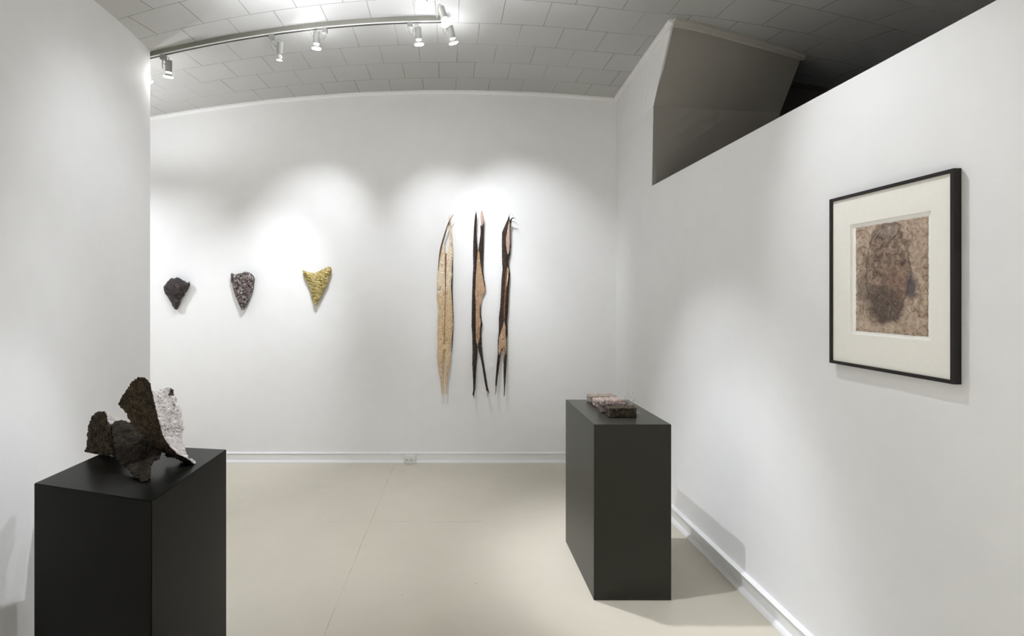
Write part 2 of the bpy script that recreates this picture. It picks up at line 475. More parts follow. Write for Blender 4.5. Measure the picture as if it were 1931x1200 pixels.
sweep(bm, [(x, 4.16, ceil_z(x, 4.16)) for x in [2.75 + i * .1 for i in range(22)]], [(0, -.03), (.015, -.03), (.02, .004), (0, .004)], Vector((0, -1, 0)))
struct('trim_4', bm, M_backroom, 'cove trim deep behind the partition, darkened to look unlit', 'trim')
# a small stuck-on strip on the bulkhead's foot
bm = bmesh.new(); box(bm, (XR + .002, 4.004, PT - .02), (XR + .030, 4.03, CH + 1.035))
struct('trim_5', bm, M_bulk, 'narrow batten at the foot of the bulkhead, greyed to look shaded', 'trim')

# ------------------------------------------------------------------ outlet
t = empty('wall_outlet', (-.37, D - .03, 0), 'white double power outlet set low in the baseboard of the back wall', 'outlet')
bm = bmesh.new(); box(bm, (-.428, D - .052, .002), (-.312, D - .001, .079), bevel=.003)
link('faceplate', bm, M_outlet, t)
for cx in (-.392, -.348):
    bm = bmesh.new(); lathe(bm, (cx, D - .051, .042), (0, -1, 0), [(0, .017), (.003, .0165), (.0035, .015)], 20)
    r = link('socket', bm, M_outlet, t)
    bm = bmesh.new()
    for dx, dz, w, h in ((-.006, .005, .0025, .009), (-.006, -.007, .0025, .009)):
        box(bm, (cx + dx - w, D - .056, .042 + dz - h / 2), (cx + dx + w, D - .0535, .042 + dz + h / 2))
    lathe(bm, (cx + .008, D - .0535, .042), (0, -1, 0), [(0, .0035), (.002, .0035)], 10)
    s_ = link('socket_slots', bm, M_hole, t); s_.parent = r

# ------------------------------------------------------------------ pedestals
def plinth(name, corners, h, mat, label):
    bm = bmesh.new()
    lo = [bm.verts.new((x, y, 0)) for x, y in corners]; hi = [bm.verts.new((x, y, h)) for x, y in corners]
    bm.faces.new(lo); bm.faces.new(hi)
    for i in range(4): bm.faces.new((lo[i], lo[(i + 1) % 4], hi[(i + 1) % 4], hi[i]))
    bmesh.ops.recalc_face_normals(bm, faces=bm.faces)
    bmesh.ops.bevel(bm, geom=list(bm.edges), offset=.0022, segments=2, affect='EDGES')
    return tag(link(name, bm, mat), label, 'pedestal', 'dark display pedestals')
PH = .93; HP = CH - PH
def on_top(x, y):
    Y = HP * F / (y - CY); return ((x - CX) / F * Y, Y)
plinth('display_pedestal', [on_top(64, 912), on_top(286, 946), on_top(427, 848), on_top(230, 838)], PH, M_ped_l, 'large near-black pedestal in the foreground under the jagged three-piece sculpture')
plinth('display_pedestal', [(.77, 2.66), (1.179, 2.66), (1.179, 3.30), (.77, 3.30)], PH, M_ped_r, 'dark olive-grey pedestal near the partition carrying a row of crusty blocks')

# ------------------------------------------------------------------ sculpture on the near pedestal
def fn(x, y, z, s, o=4):
    return noise.fractal(Vector((x * s, y * s, z)), 1.0, 2.0, o)
sc = empty('sculpture', (*on_top(272, 880), PH), 'jagged brown sculpture of three leaning crusted shards on the near black pedestal', 'sculpture')
PX = .0021
def PS(x, y, Y):
    v = P(x, y, Y); v.z = max(v.z, PH + .0008); return v
# back-left shard
Lo = [(160, 863), (162.6, 847), (163.3, 825), (167, 802), (171.6, 787), (184, 775.5), (191, 777), (197.5, 776), (203, 778), (209, 781), (211, 787), (216, 790), (227, 795),
      (236, 805), (238, 825), (234, 847), (224, 856), (216.6, 860), (208.8, 858.5), (200, 861), (193, 859.5), (183, 862), (175, 861.5), (170, 864), (167, 866.6), (163, 866)]
def yl(x, y):
    rx = lerp_table([(770, 200), (800, 206), (830, 212), (870, 214)], y)
    return 2.105 + .0016 * abs(x - rx) + (0.0006 * (866 - y)) + (0.05 if x > rx else 0) * min(1, (x - rx) / 20)
bm = bmesh.new()
sheet(bm, Lo, 1.7, lambda x, y, d: PS(x, y, yl(x, y) + .006 * fn(x, y, 1, .05) + .007 * fn(x, y, 2, .25) - .004 * min(1, d / 5)),
      lambda x, y, d: PS(x, y, yl(x, y) + .026 + .01 * fn(x, y, 5, .1)), jag=2.2, seed=3,
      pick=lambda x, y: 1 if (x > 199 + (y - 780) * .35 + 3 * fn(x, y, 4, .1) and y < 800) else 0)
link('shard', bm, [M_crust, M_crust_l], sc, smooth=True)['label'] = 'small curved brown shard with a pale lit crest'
# middle shard
Mo = [(207.6, 797), (217.8, 794.6), (227, 793), (235.8, 793.5), (249, 799), (265, 814), (283, 834), (305.5, 851), (303, 863), (296.5, 869), (289.8, 871), (285.3, 881),
      (284, 889), (285.7, 897), (281, 903), (277.4, 908), (267, 909.5), (260, 905), (252.6, 900), (242.5, 888), (234, 881), (226.8, 874.5), (220, 865.5), (216.6, 847.5), (213, 825), (210, 807)]
def ym(x, y):
    k = HP * F / (909 - CY)
    return k + .0026 * (909 - y) - .0007 * (x - 250) * (1 if x < 250 else .3) + .035 * max(0, (812 - y) / 18) ** 1.5
bm = bmesh.new()
sheet(bm, Mo, 1.8, lambda x, y, d: PS(x, y, ym(x, y) + .008 * fn(x, y, 11, .04) + .006 * fn(x, y, 12, .25) - .008 * min(1, d / 8)),
      lambda x, y, d: PS(x, y, ym(x, y) + .024 + .01 * fn(x, y, 15, .08)), jag=2.2, seed=6)
link('shard', bm, M_crust_d, sc, smooth=True)['label'] = 'dark shield-shaped shard pointing down to the pedestal'
# tall folded shard
Ro = [(261, 711), (268, 712), (276, 715), (281, 720), (285, 726), (286, 736), (293, 737.5), (301, 738), (308, 733), (316.8, 730), (322, 731), (325.8, 735), (328.7, 746), (333, 754), (337, 764), (342.6, 780),
      (343, 790), (345, 798), (348.3, 807), (343.8, 816), (342.6, 829.5), (346, 838), (349.4, 847.5), (355, 864), (362, 866), (368.5, 870), (370, 875.6), (361.8, 876.8), (346, 872), (338, 868), (330, 865.5),
      (319, 862), (314.5, 864.4), (309, 854), (299, 850), (287.5, 841), (269.5, 822.8), (256, 809), (244.8, 796), (238, 780), (230, 771), (223.4, 764), (224.5, 757.5), (230, 748), (235.8, 739.5), (242.5, 730.5), (246, 724), (249.3, 719), (256, 714)]
ridge = [(711, 283), (736, 286), (762, 292), (784, 297.6), (807, 303), (825, 308), (843, 321), (857, 335), (864, 352), (880, 372)]
ytip = HP * F / (877 - CY)
def yr(x, y):
    dx = (x - lerp_table(ridge, y)) * PX
    k = lerp_table([(711, 1.93), (800, 1.94), (850, 1.975), (876, ytip)], y)
    return k + (1.9 * dx if dx > 0 else -.45 * dx)
bm = bmesh.new()
sheet(bm, Ro, 1.7, lambda x, y, d: PS(x, y, yr(x, y) + .007 * fn(x, y, 21, .05) + .0065 * fn(x, y, 22, .28)),
      lambda x, y, d: PS(x, y, yr(x, y) + .028 + .008 * fn(x, y, 25, .1)), jag=2.2, seed=9,
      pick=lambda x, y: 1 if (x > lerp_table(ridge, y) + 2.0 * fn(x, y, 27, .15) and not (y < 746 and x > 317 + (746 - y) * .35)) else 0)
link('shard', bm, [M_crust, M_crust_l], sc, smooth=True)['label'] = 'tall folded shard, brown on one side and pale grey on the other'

# ------------------------------------------------------------------ three shards on the back wall
def wall_shard(name, out, mat, depth, rim, seed, label, rough=.006, shrink=.62, tilt=0.0, fscale=.18, wrinkle=0.0):
    cx = sum(p[0] for p in out) / len(out); cy = sum(p[1] for p in out) / len(out)
    mx = 16.0
    def fr(x, y, d):
        k = rim + depth * math.sqrt(min(1, d / mx)) + rough * fn(x, y, seed, fscale) + tilt * (cy - y)
        # small wrinkles
        k += rough * .6 * fn(x, y, seed + 9, fscale * 3)
        if wrinkle: k += wrinkle * noise.fractal(Vector((x * .10 + y * .05, y * .55 - x * .12, seed)), 1.0, 2.0, 4)
        return P(x, y, D - max(k, .02))
    def bk(x, y, d):
        return P(cx + (x - cx) * shrink, cy + (y - cy) * shrink, D - .002)
    # keep the outline in place although the front stands off the wall
    bm = bmesh.new(); sheet(bm, out, 1.0, fr, bk, jag=.5, seed=seed)
    o = link(name, bm, mat, smooth=True)
    return tag(o, label, 'sculpture', 'three shards on the back wall')
g1 = lambda pts, ox, oy, s: [(ox + x / s, oy + y / s) for x, y in pts]
wall_shard('wall_sculpture', g1([(108, 480), (150, 430), (215, 340), (300, 260), (385, 270), (440, 242), (510, 255), (565, 290), (600, 318), (650, 330), (690, 370), (735, 378), (762, 355), (788, 410), (770, 470), (735, 535), (690, 600), (650, 635),
    (640, 700), (575, 760), (540, 830), (525, 920), (490, 1000), (450, 1062), (405, 1055), (350, 985), (300, 890), (250, 800), (210, 725), (150, 655), (125, 580)], 300, 505, 13.33),
    M_mussel, .055, .035, 31, 'dark plum-brown rounded shard on the back wall beside the free wall edge', .007)
wall_shard('wall_sculpture', g1([(125, 215), (160, 185), (190, 215), (250, 225), (310, 200), (390, 190), (440, 165), (500, 158), (580, 180), (640, 225), (690, 280), (705, 350), (690, 440), (685, 530), (650, 640), (610, 740), (570, 830), (530, 920),
    (480, 1020), (430, 1070), (390, 1075), (345, 1000), (300, 880), (250, 760), (205, 640), (180, 540), (150, 430), (128, 400), (135, 300)], 425, 500, 12.63),
    M_speck, .045, .035, 47, 'grey speckled tapering shard, between the plum and the golden shards', .016, fscale=.3)
wall_shard('wall_sculpture', g1([(122, 160), (190, 200), (290, 225), (400, 240), (480, 205), (580, 160), (650, 125), (700, 98), (768, 110), (790, 180), (780, 240), (720, 330), (715, 400), (718, 470), (665, 500), (658, 560), (610, 630), (560, 740),
    (510, 840), (470, 930), (430, 985), (385, 980), (350, 880), (325, 760), (290, 620), (260, 500), (200, 410), (150, 340), (135, 250)], 560, 495, 12.0),
    M_gold, .035, .04, 62, 'golden forked arrowhead shard on the back wall', .005, fscale=.22, wrinkle=.012)

# ------------------------------------------------------------------ three tall husks
def husk_part(name, out, mat, root, off, th=.006, curl=0.0, seed=1, step=1.0, jag=.25, rough=.003, ends=0.0, mx=5.0, sag=None):
    """off: distance from the wall at the edge; curl: extra stand-off in the middle"""
    def lift(y): return 0 if sag is None else lerp_table(sag, y)
    def fr(x, y, d): return P(x, y, D - (off + lift(y) + curl * math.sin(min(1, d / mx) * math.pi / 2) + rough * fn(x, y, seed, .35)))
    def bk(x, y, d): return P(x, y, D - (off + lift(y) - th + curl * .8 * math.sin(min(1, d / mx) * math.pi / 2)))
    bm = bmesh.new(); sheet(bm, out, step, fr, bk, jag=jag, seed=seed)
    return link(name, bm, mat, root, smooth=True)
def strand(name, pts, mat, root, rads, off, seg=6, flat=.7, sag=None):
    w = []
    for i, p in enumerate(pts):
        o = off if len(p) == 2 else p[2]
        if sag is not None: o += lerp_table(sag, p[1])
        w.append(P(p[0], p[1], D - o))
    c = bez(w, seg); k = D / F
    rr = [rads[min(int(i / seg), len(rads) - 1)] * (1 - (i % seg) / seg) + rads[min(int(i / seg) + 1, len(rads) - 1)] * (i % seg) / seg for i in range(len(c))]
    bm = bmesh.new(); tube(bm, c, [max(.0008, r * k) for r in rr], 8, flat=flat)
    return link(name, bm, mat, root, smooth=True)
SAG = [(400, .03), (470, .0), (650, 0), (750, .05)]

h = empty('hanging_husk', P(838, 575, D), 'tall cream husk with crossed tips, the palest of the three on the back wall', 'wall hanging', 'three tall husks on the back wall')
S1 = [(838.8, 455), (839.5, 468), (840.5, 479), (845, 474), (847.3, 459), (847.5, 440), (845.8, 428), (845, 418), (846.6, 407), (848.5, 406), (848.6, 418), (851, 432), (853, 455), (854.5, 470), (853.7, 485), (852, 500), (851.2, 510), (852.8, 519),
      (851, 528), (850.6, 540), (852, 560), (853.2, 580), (854.2, 600), (854.8, 612), (853.5, 625), (852.3, 638), (849.7, 648), (851, 664), (850.6, 679.6), (848, 691), (845.4, 701), (844, 720.6), (842.6, 743), (840.8, 743), (839.5, 715), (839.5, 690), (838, 662),
      (837, 662), (836.5, 690), (836.8, 715), (836.4, 744), (834.2, 744), (831.2, 720.6), (829, 698), (825.6, 682), (823.9, 671), (824.9, 655), (824.9, 630), (825.5, 605), (826.9, 586), (825.2, 572), (823.8, 558), (824.2, 550.5), (829, 548), (824, 545), (823.8, 538),
      (824.2, 529), (825.8, 514), (826.3, 503), (828, 490), (831.5, 475), (836.5, 463)]
husk_part('inner_sheet', S1, M_pale, h, .03, curl=.012, seed=71, sag=SAG, jag=.35, rough=.005)
strand('rolled_edge', [(854.5, 405), (847, 418), (842, 432), (836.5, 450), (831, 470), (828, 490), (826, 510)], M_prong, h, [.5, 1.3, 1.8, 2.3, 2.2, 1.2, .5], .05, sag=SAG)['label'] = 'brown rolled prong'
strand('rolled_edge', [(853.5, 486), (852.6, 520), (852, 545), (853.4, 575), (854.6, 605), (853, 640), (851.5, 665)], M_bark, h, [.4, 1.1, 1.3, .8, .6, .9, .3], .026)['label'] = 'thin dark edge'
strand('seam', [(840.6, 478), (840.3, 495), (840, 520), (840, 545), (839.3, 580), (838, 620), (837.5, 650)], M_seam, h, [1.3, 1.6, 1.2, .6, .5, .5, .8], .0462, flat=.35)

h = empty('hanging_husk', P(902, 575, D), 'tall dark husk split open on a tan inside, the middle one of three', 'wall hanging', 'three tall husks on the back wall')
A2 = [(897.3, 399), (895.8, 406.5), (893.8, 427.5), (892.3, 457.6), (892, 480), (892.6, 502), (891.3, 525), (890.2, 555), (889.5, 584), (889.2, 615), (890.6, 637), (891, 662.7), (890.6, 688), (891.9, 716), (892.5, 734), (891, 745), (894.2, 751.6), (894.5, 742),
      (896.5, 732), (897.4, 706.7), (899.2, 679), (900.5, 655), (897.5, 642), (897, 615), (897.3, 578), (896.2, 555), (897, 525), (899.2, 495), (901, 472), (899.5, 457.6), (898.3, 435), (899.2, 412.5), (898.8, 400.5)]
B2 = [(901, 471), (904, 473), (906.3, 495), (908.5, 508.6), (910.8, 522), (913.8, 538.7), (916, 546), (913.3, 552), (910, 558), (907.8, 568.7), (904.9, 583.8), (905.7, 596.7), (908.5, 609), (905.9, 620.5), (905.3, 637), (902, 648), (900.8, 655), (898, 650), (895, 642), (894.8, 615),
      (894.8, 578), (894, 555), (894.5, 525), (897, 495), (898.7, 474)]
C2 = [(905.9, 426), (906, 441), (904, 457.6), (902, 471), (904, 476), (905.6, 495), (908, 508.6), (910.3, 522), (913.4, 538), (915.8, 545), (915.2, 538), (913.2, 528), (911, 512), (911, 495), (911.6, 474), (912, 450), (912.4, 426), (911, 420)]
C2b = [(907, 571), (904.2, 583.8), (905, 596.7), (907, 606), (905, 620.5), (904.6, 637), (902, 648), (902, 659), (906.6, 677), (910, 695.7), (914, 721), (917, 736), (919.4, 748), (922.3, 740), (919.4, 728.6), (916.7, 710), (913, 688), (910.2, 670), (908.4, 651.7), (907.9, 633), (908, 620), (910, 612), (908.2, 602), (906.4, 590)]
T2 = [(908.5, 396), (910.5, 401), (912.3, 409.5), (911.8, 420), (909, 428), (907, 422), (905.8, 411), (906.8, 401)]
husk_part('inner_sheet', B2, M_tan, h, .028, curl=.006, seed=75, jag=.3)
husk_part('rolled_edge', A2, M_bark, h, .032, curl=.016, seed=76, mx=3.2, sag=SAG, th=.01)['label'] = 'dark bark-like roll'
husk_part('rolled_edge', C2, M_bark, h, .03, curl=.010, seed=77, mx=3, th=.008, sag=SAG)['label'] = 'dark bark-like roll'
husk_part('rolled_edge', C2b, M_bark, h, .03, curl=.012, seed=78, mx=3, th=.008, sag=SAG)['label'] = 'dark bark-like roll'
husk_part('tip', T2, M_pink, h, .045, curl=.004, seed=79, sag=SAG)['label'] = 'pinkish leaf-shaped tip'
strand('tendril', [(897.8, 403), (897.9, 398), (896.5, 395), (894.4, 393.8)], M_cable, h, [.7, .4, .3, .2], .07)
strand('tip', [(892.3, 745), (893.2, 749), (894.4, 752)], M_pink, h, [.9, .8, .4], .10)['label'] = 'pale curled end'
strand('tip', [(918.6, 738), (920, 743), (919.3, 748)], M_pink, h, [1.0, 1.3, .5], .10)['label'] = 'pale curled end'

h = empty('hanging_husk', P(951, 575, D), 'tall dark husk with hooked top tendrils, closest to the partition', 'wall hanging', 'three tall husks on the back wall')
A3 = [(960.5, 404), (957.4, 413.5), (951.2, 427.4), (946.6, 439), (946.3, 456.7), (946.6, 487.5), (947.6, 509), (945.8, 526), (944.7, 549), (943.2, 578.5), (940.8, 597.5), (940.6, 625), (938.7, 643), (938.7, 665), (936, 694.7), (934.2, 716.7), (933.4, 744), (935, 742),
      (936.4, 733), (938.4, 713), (941, 694.7), (943.6, 672.7), (945.5, 661.7), (947, 659.5), (948.8, 665), (949.5, 687), (949.7, 713), (950.4, 735), (950, 749.6), (951.6, 746), (953.4, 716.7), (955.2, 687), (956.5, 658), (955.8, 639.7), (957, 632), (956.5, 606.7), (958.5, 581),
      (959.7, 549), (961.7, 518), (959.7, 501), (958.6, 495), (962, 481), (963.2, 464), (962.5, 446), (962.8, 426), (963.4, 418), (961.4, 416), (960.8, 410)]
husk_part('outer_husk', A3, M_bark, h, .03, curl=.018, seed=81, mx=6, sag=SAG, th=.01)['label'] = 'dark wrinkled outer side'
husk_part('inner_sheet', [(960.4, 414), (958, 426), (955.8, 440), (954, 449), (954.3, 464), (956, 474), (957.7, 481), (960.4, 475), (961.6, 457), (961.2, 440), (961.4, 426)], M_pink, h, .053, curl=.002, seed=82, sag=SAG, th=.012)['label'] = 'pinkish inner side'
husk_part('inner_sheet', [(956.8, 502), (958.8, 509), (958.4, 523), (956.6, 537), (954.5, 552), (953.2, 575), (951.8, 600), (949.6, 606), (949.8, 580), (951.5, 545), (953.5, 518)], M_rust, h, .049, curl=.002, seed=83, th=.012)['label'] = 'rust brown inner side'
husk_part('inner_sheet', [(957.6, 503), (959, 510), (958.5, 523), (956.4, 536), (954.6, 545), (956, 528), (957.4, 512)], M_pale, h, .053, seed=84, th=.01, curl=.001)['label'] = 'cream sliver'
husk_part('inner_sheet', [(950.7, 605), (953.6, 617.7), (953.2, 630.5), (955.2, 647), (955.2, 661.7), (953, 680), (951, 687), (949.6, 672), (948.4, 660), (947, 656.5), (944.8, 662), (941.5, 672), (940, 662), (941, 638), (944.3, 628), (948.5, 614)], M_tan, h, .049, curl=.002, seed=85, th=.012)['label'] = 'tan inner side'
strand('tendril', [(962.3, 422, .05), (963.2, 416, .07), (965.4, 412.6, .09), (969, 410.8, .10), (972.2, 413.5, .11)], M_bark, h, [1.4, 1.5, 1.2, .8, .25], .05)
strand('tendril', [(962.8, 424, .05), (965, 419, .07), (969, 418, .09), (974.3, 421, .10), (977, 425.5, .11)], M_cable, h, [.8, .7, .6, .45, .25], .05)
strand('tendril', [(960.5, 405, .06), (963, 403, .08), (966.5, 404.5, .09), (967.5, 408, .1)], M_cable, h, [.4, .3, .3, .2], .05)
strand('tip', [(935.2, 728, .10), (934.2, 740, .11), (933.6, 746, .11)], M_pink, h, [.9, .7, .3], .10)['label'] = 'pale end of a prong'

# ------------------------------------------------------------------ blocks on the far pedestal
def block(name, x0, x1, y0, y1, h, mat, seed, rough, label, taper=.0, top=None, cat='block', bev=.012, cuts=26, parent=None):
    bm = bmesh.new()
    bmesh.ops.create_cube(bm, size=1.0)
    bmesh.ops.subdivide_edges(bm, edges=list(bm.edges), cuts=cuts, use_grid_fill=True)
    dims = Vector((x1 - x0, y1 - y0, h)); cen = Vector(((x0 + x1) / 2, (y0 + y1) / 2, PH + h / 2))
    for v in bm.verts:
        q = Vector([v.co[i] * dims[i] for i in range(3)])
        inn = Vector([max(-dims[i] / 2 + bev, min(dims[i] / 2 - bev, q[i])) for i in range(3)])
        d = q - inn
        if d.length > bev: d = d.normalized() * bev
        q = inn + d
        nz = noise.fractal(q * 55 + Vector((seed, 0, 0)), 1.0, 2.1, 5)
        nb = noise.fractal(q * 14 + Vector((seed, 5, 0)), 1.0, 2.0, 3)
        out = (d.normalized() if d.length > 1e-6 else Vector((0, 0, 0)))
        q = q + out * (rough * nz + rough * 1.2 * nb)
        if top: q.z *= 1 + top(v.co.x, v.co.y)
        q.z = max(q.z, -h / 2)
        v.co = cen + q
    o = link(name, bm, mat, parent, smooth=True)
    return o if parent else tag(o, label, cat, 'row of crusty blocks')
M_b5 = rock_mat('umber_fibre_block', [(.3, (.012, .009, .006)), (.52, (.042, .032, .021)), (.75, (.14, .11, .08))], 60, (.16, .13, .09), 300, .09, bs_=.8, bd=.003)
M_b4 = rock_mat('glinting_bristle', [(.3, (.022, .014, .012)), (.5, (.09, .06, .055)), (.66, (.28, .22, .21)), (.8, (.75, .70, .66))], 90, (.85, .80, .76), 190, .14, bs_=1, bd=.005)
M_b3 = rock_mat('sandy_block', [(.3, (.22, .15, .08)), (.6, (.46, .35, .22)), (.8, (.6, .5, .36))], 70, None, bs_=.6, bd=.003)
M_b2 = rock_mat('rosy_pulp_block', [(.3, (.10, .07, .055)), (.5, (.27, .215, .185)), (.75, (.45, .38, .34))], 80, (.06, .04, .03), 220, .1, bs_=.9, bd=.003)
M_b1 = rock_mat('grey_brown_block', [(.3, (.085, .065, .05)), (.55, (.22, .185, .15)), (.78, (.36, .32, .27))], 60, (.06, .045, .03), 260, .09, bs_=.7, bd=.003)
block('fibre_block', .895, 1.048, 2.80, 2.866, .057, M_b5, 3, .0030, 'dark umber block at the near end of the row on the olive-grey pedestal', top=lambda x, y: .10 * x, bev=.006)
e4 = empty('fibre_block', (.97, 2.93, PH), 'glinting bristly block with wire tangle, right behind the dark umber block', 'block', 'row of crusty blocks')
block('body', .885, 1.045, 2.890, 2.970, .058, M_b4, 11, .0085, '', parent=e4, cuts=34)
block('fibre_block', .90, 1.04, 2.985, 3.036, .048, M_b3, 21, .0030, 'small sandy yellow block in the middle of the row', bev=.016)
block('fibre_block', .892, 1.055, 3.048, 3.14, .050, M_b2, 31, .0055, 'rosy brown crumbly block, second from the far end of the row', cuts=30)
block('fibre_block', .893, 1.062, 3.165, 3.245, .050, M_b1, 41, .0030, 'smooth grey-brown block at the far end of the row', bev=.009)
bm = bmesh.new()
rnd = random.Random(5)
for i in range(34):
    p = Vector((rnd.uniform(1.0, 1.05), rnd.uniform(2.88, 2.99), PH + rnd.uniform(.03, .06)))
    pts = [p]; d = Vector((rnd.uniform(.3, 1), rnd.uniform(-.6, .6), rnd.uniform(-.3, .9))).normalized()
    for k in range(6):
        d = (d + Vector((rnd.uniform(-.7, .7), rnd.uniform(-.7, .7), rnd.uniform(-.85, .5)))).normalized()
        q = pts[-1] + d * .016; q.z = max(q.z, PH + .002); pts.append(q)
    tube(bm, bez(pts, 4), .0006, 4)
link('wire_tangle', bm, M_cable, e4, smooth=True)['kind'] = 'stuff'
bm = bmesh.new()
for i in range(420):
    p = Vector((rnd.uniform(.888, 1.045), rnd.uniform(2.885, 2.972), PH + .054))
    side = rnd.random()
    if side < .3: p = Vector((.886, p.y, PH + rnd.uniform(.01, .055)))
    d = Vector((rnd.uniform(-.7, .7) - (1 if side < .3 else 0), rnd.uniform(-.7, .7), rnd.uniform(.2, 1.0))).normalized() * rnd.uniform(.006, .013)
    tube(bm, [p, p + d * .6 + Vector((0, 0, .001)), p + d], [.0011, .0009, .0003], 4, mi=rnd.choice((0, 1, 1)))
o = link('bristles', bm, [M_b2, M_b4], e4); o['kind'] = 'stuff'
bm = bmesh.new()
for px, py, w in ((1141, 781, .006), (1144, 780.4, .004), (1139, 778.5, .004), (1148, 783, .002), (1136, 775, .003)):
    x, y = on_top(px, py); lathe(bm, (x, y, PH), (0, 0, 1), [(0, w), (.0012, w * .8)], 7)
tag(link('paper_flake', bm, plain('white_flake', (.8, .78, .74), .7)), 'tiny white crumbs lying on the pedestal beside the bristly block', 'crumb', kind='stuff')

# ------------------------------------------------------------------ framed work on the partition
fY0, fY1, fz0, fz1 = 1.593, 2.114, CH - .281, CH + .404; FX = XR - .026; bw = .0125
fr = empty('framed_artwork', (XR, (fY0 + fY1) / 2, fz0), 'black framed abstract brown textured sheet in a wide ivory mat on the partition', 'picture')
bm = bmesh.new()
def ring(bm, y0, y1, z0, z1, x0, x1, w):
    o = [(y0, z0), (y1, z0), (y1, z1), (y0, z1)]; i = [(y0 + w, z0 + w), (y1 - w, z0 + w), (y1 - w, z1 - w), (y0 + w, z1 - w)]
    vo = [[bm.verts.new((x, *p)) for p in o] for x in (x0, x1)]; vi = [[bm.verts.new((x, *p)) for p in i] for x in (x0, x1)]
    for k in range(4):
        l = (k + 1) % 4
        bm.faces.new((vo[0][k], vo[0][l], vi[0][l], vi[0][k])); bm.faces.new((vo[1][k], vi[1][k], vi[1][l], vo[1][l]))
        bm.faces.new((vo[0][k], vo[1][k], vo[1][l], vo[0][l])); bm.faces.new((vi[0][k], vi[0][l], vi[1][l], vi[1][k]))
ring(bm, fY0, fY1, fz0, fz1, FX, XR - .001, bw)
bmesh.ops.recalc_face_normals(bm, faces=bm.faces)
bmesh.ops.bevel(bm, geom=[e_ for e_ in bm.edges], offset=.0008, segments=1, affect='EDGES')
link('frame', bm, M_frame, fr)
# mat with a bevelled window
oy0, oy1, oz0, oz1 = 1.676, 2.013, CH - .151, CH + .284
MX = FX + .007
bm = bmesh.new()
o4 = [(fY0 + bw * .6, fz0 + bw * .6), (fY1 - bw * .6, fz0 + bw * .6), (fY1 - bw * .6, fz1 - bw * .6), (fY0 + bw * .6, fz1 - bw * .6)]
i4 = [(oy0, oz0), (oy1, oz0), (oy1, oz1), (oy0, oz1)]; j4 = [(oy0 + .002, oz0 + .002), (oy1 - .002, oz0 + .002), (oy1 - .002, oz1 - .002), (oy0 + .002, oz1 - .002)]
va = [bm.verts.new((MX, *p)) for p in o4]; vb = [bm.verts.new((MX, *p)) for p in i4]; vc = [bm.verts.new((MX + .0085, *p)) for p in j4]; vd = [bm.verts.new((MX + .0085, *p)) for p in o4]
for k in range(4):
    l = (k + 1) % 4
    bm.faces.new((va[k], va[l], vb[l], vb[k])); f = bm.faces.new((vb[k], vb[l], vc[l], vc[k])); f.material_index = 1
    bm.faces.new((vc[k], vc[l], vd[l], vd[k])); bm.faces.new((vd[k], vd[l], va[l], va[k]))
link('mat_board', bm, [M_mat, M_matcore], fr)
bm = bmesh.new(); box(bm, (MX + .0088, fY0 + bw * .7, fz0 + bw * .7), (MX + .011, fY1 - bw * .7, fz1 - bw * .7))
link('backing_board', bm, M_matcore, fr)

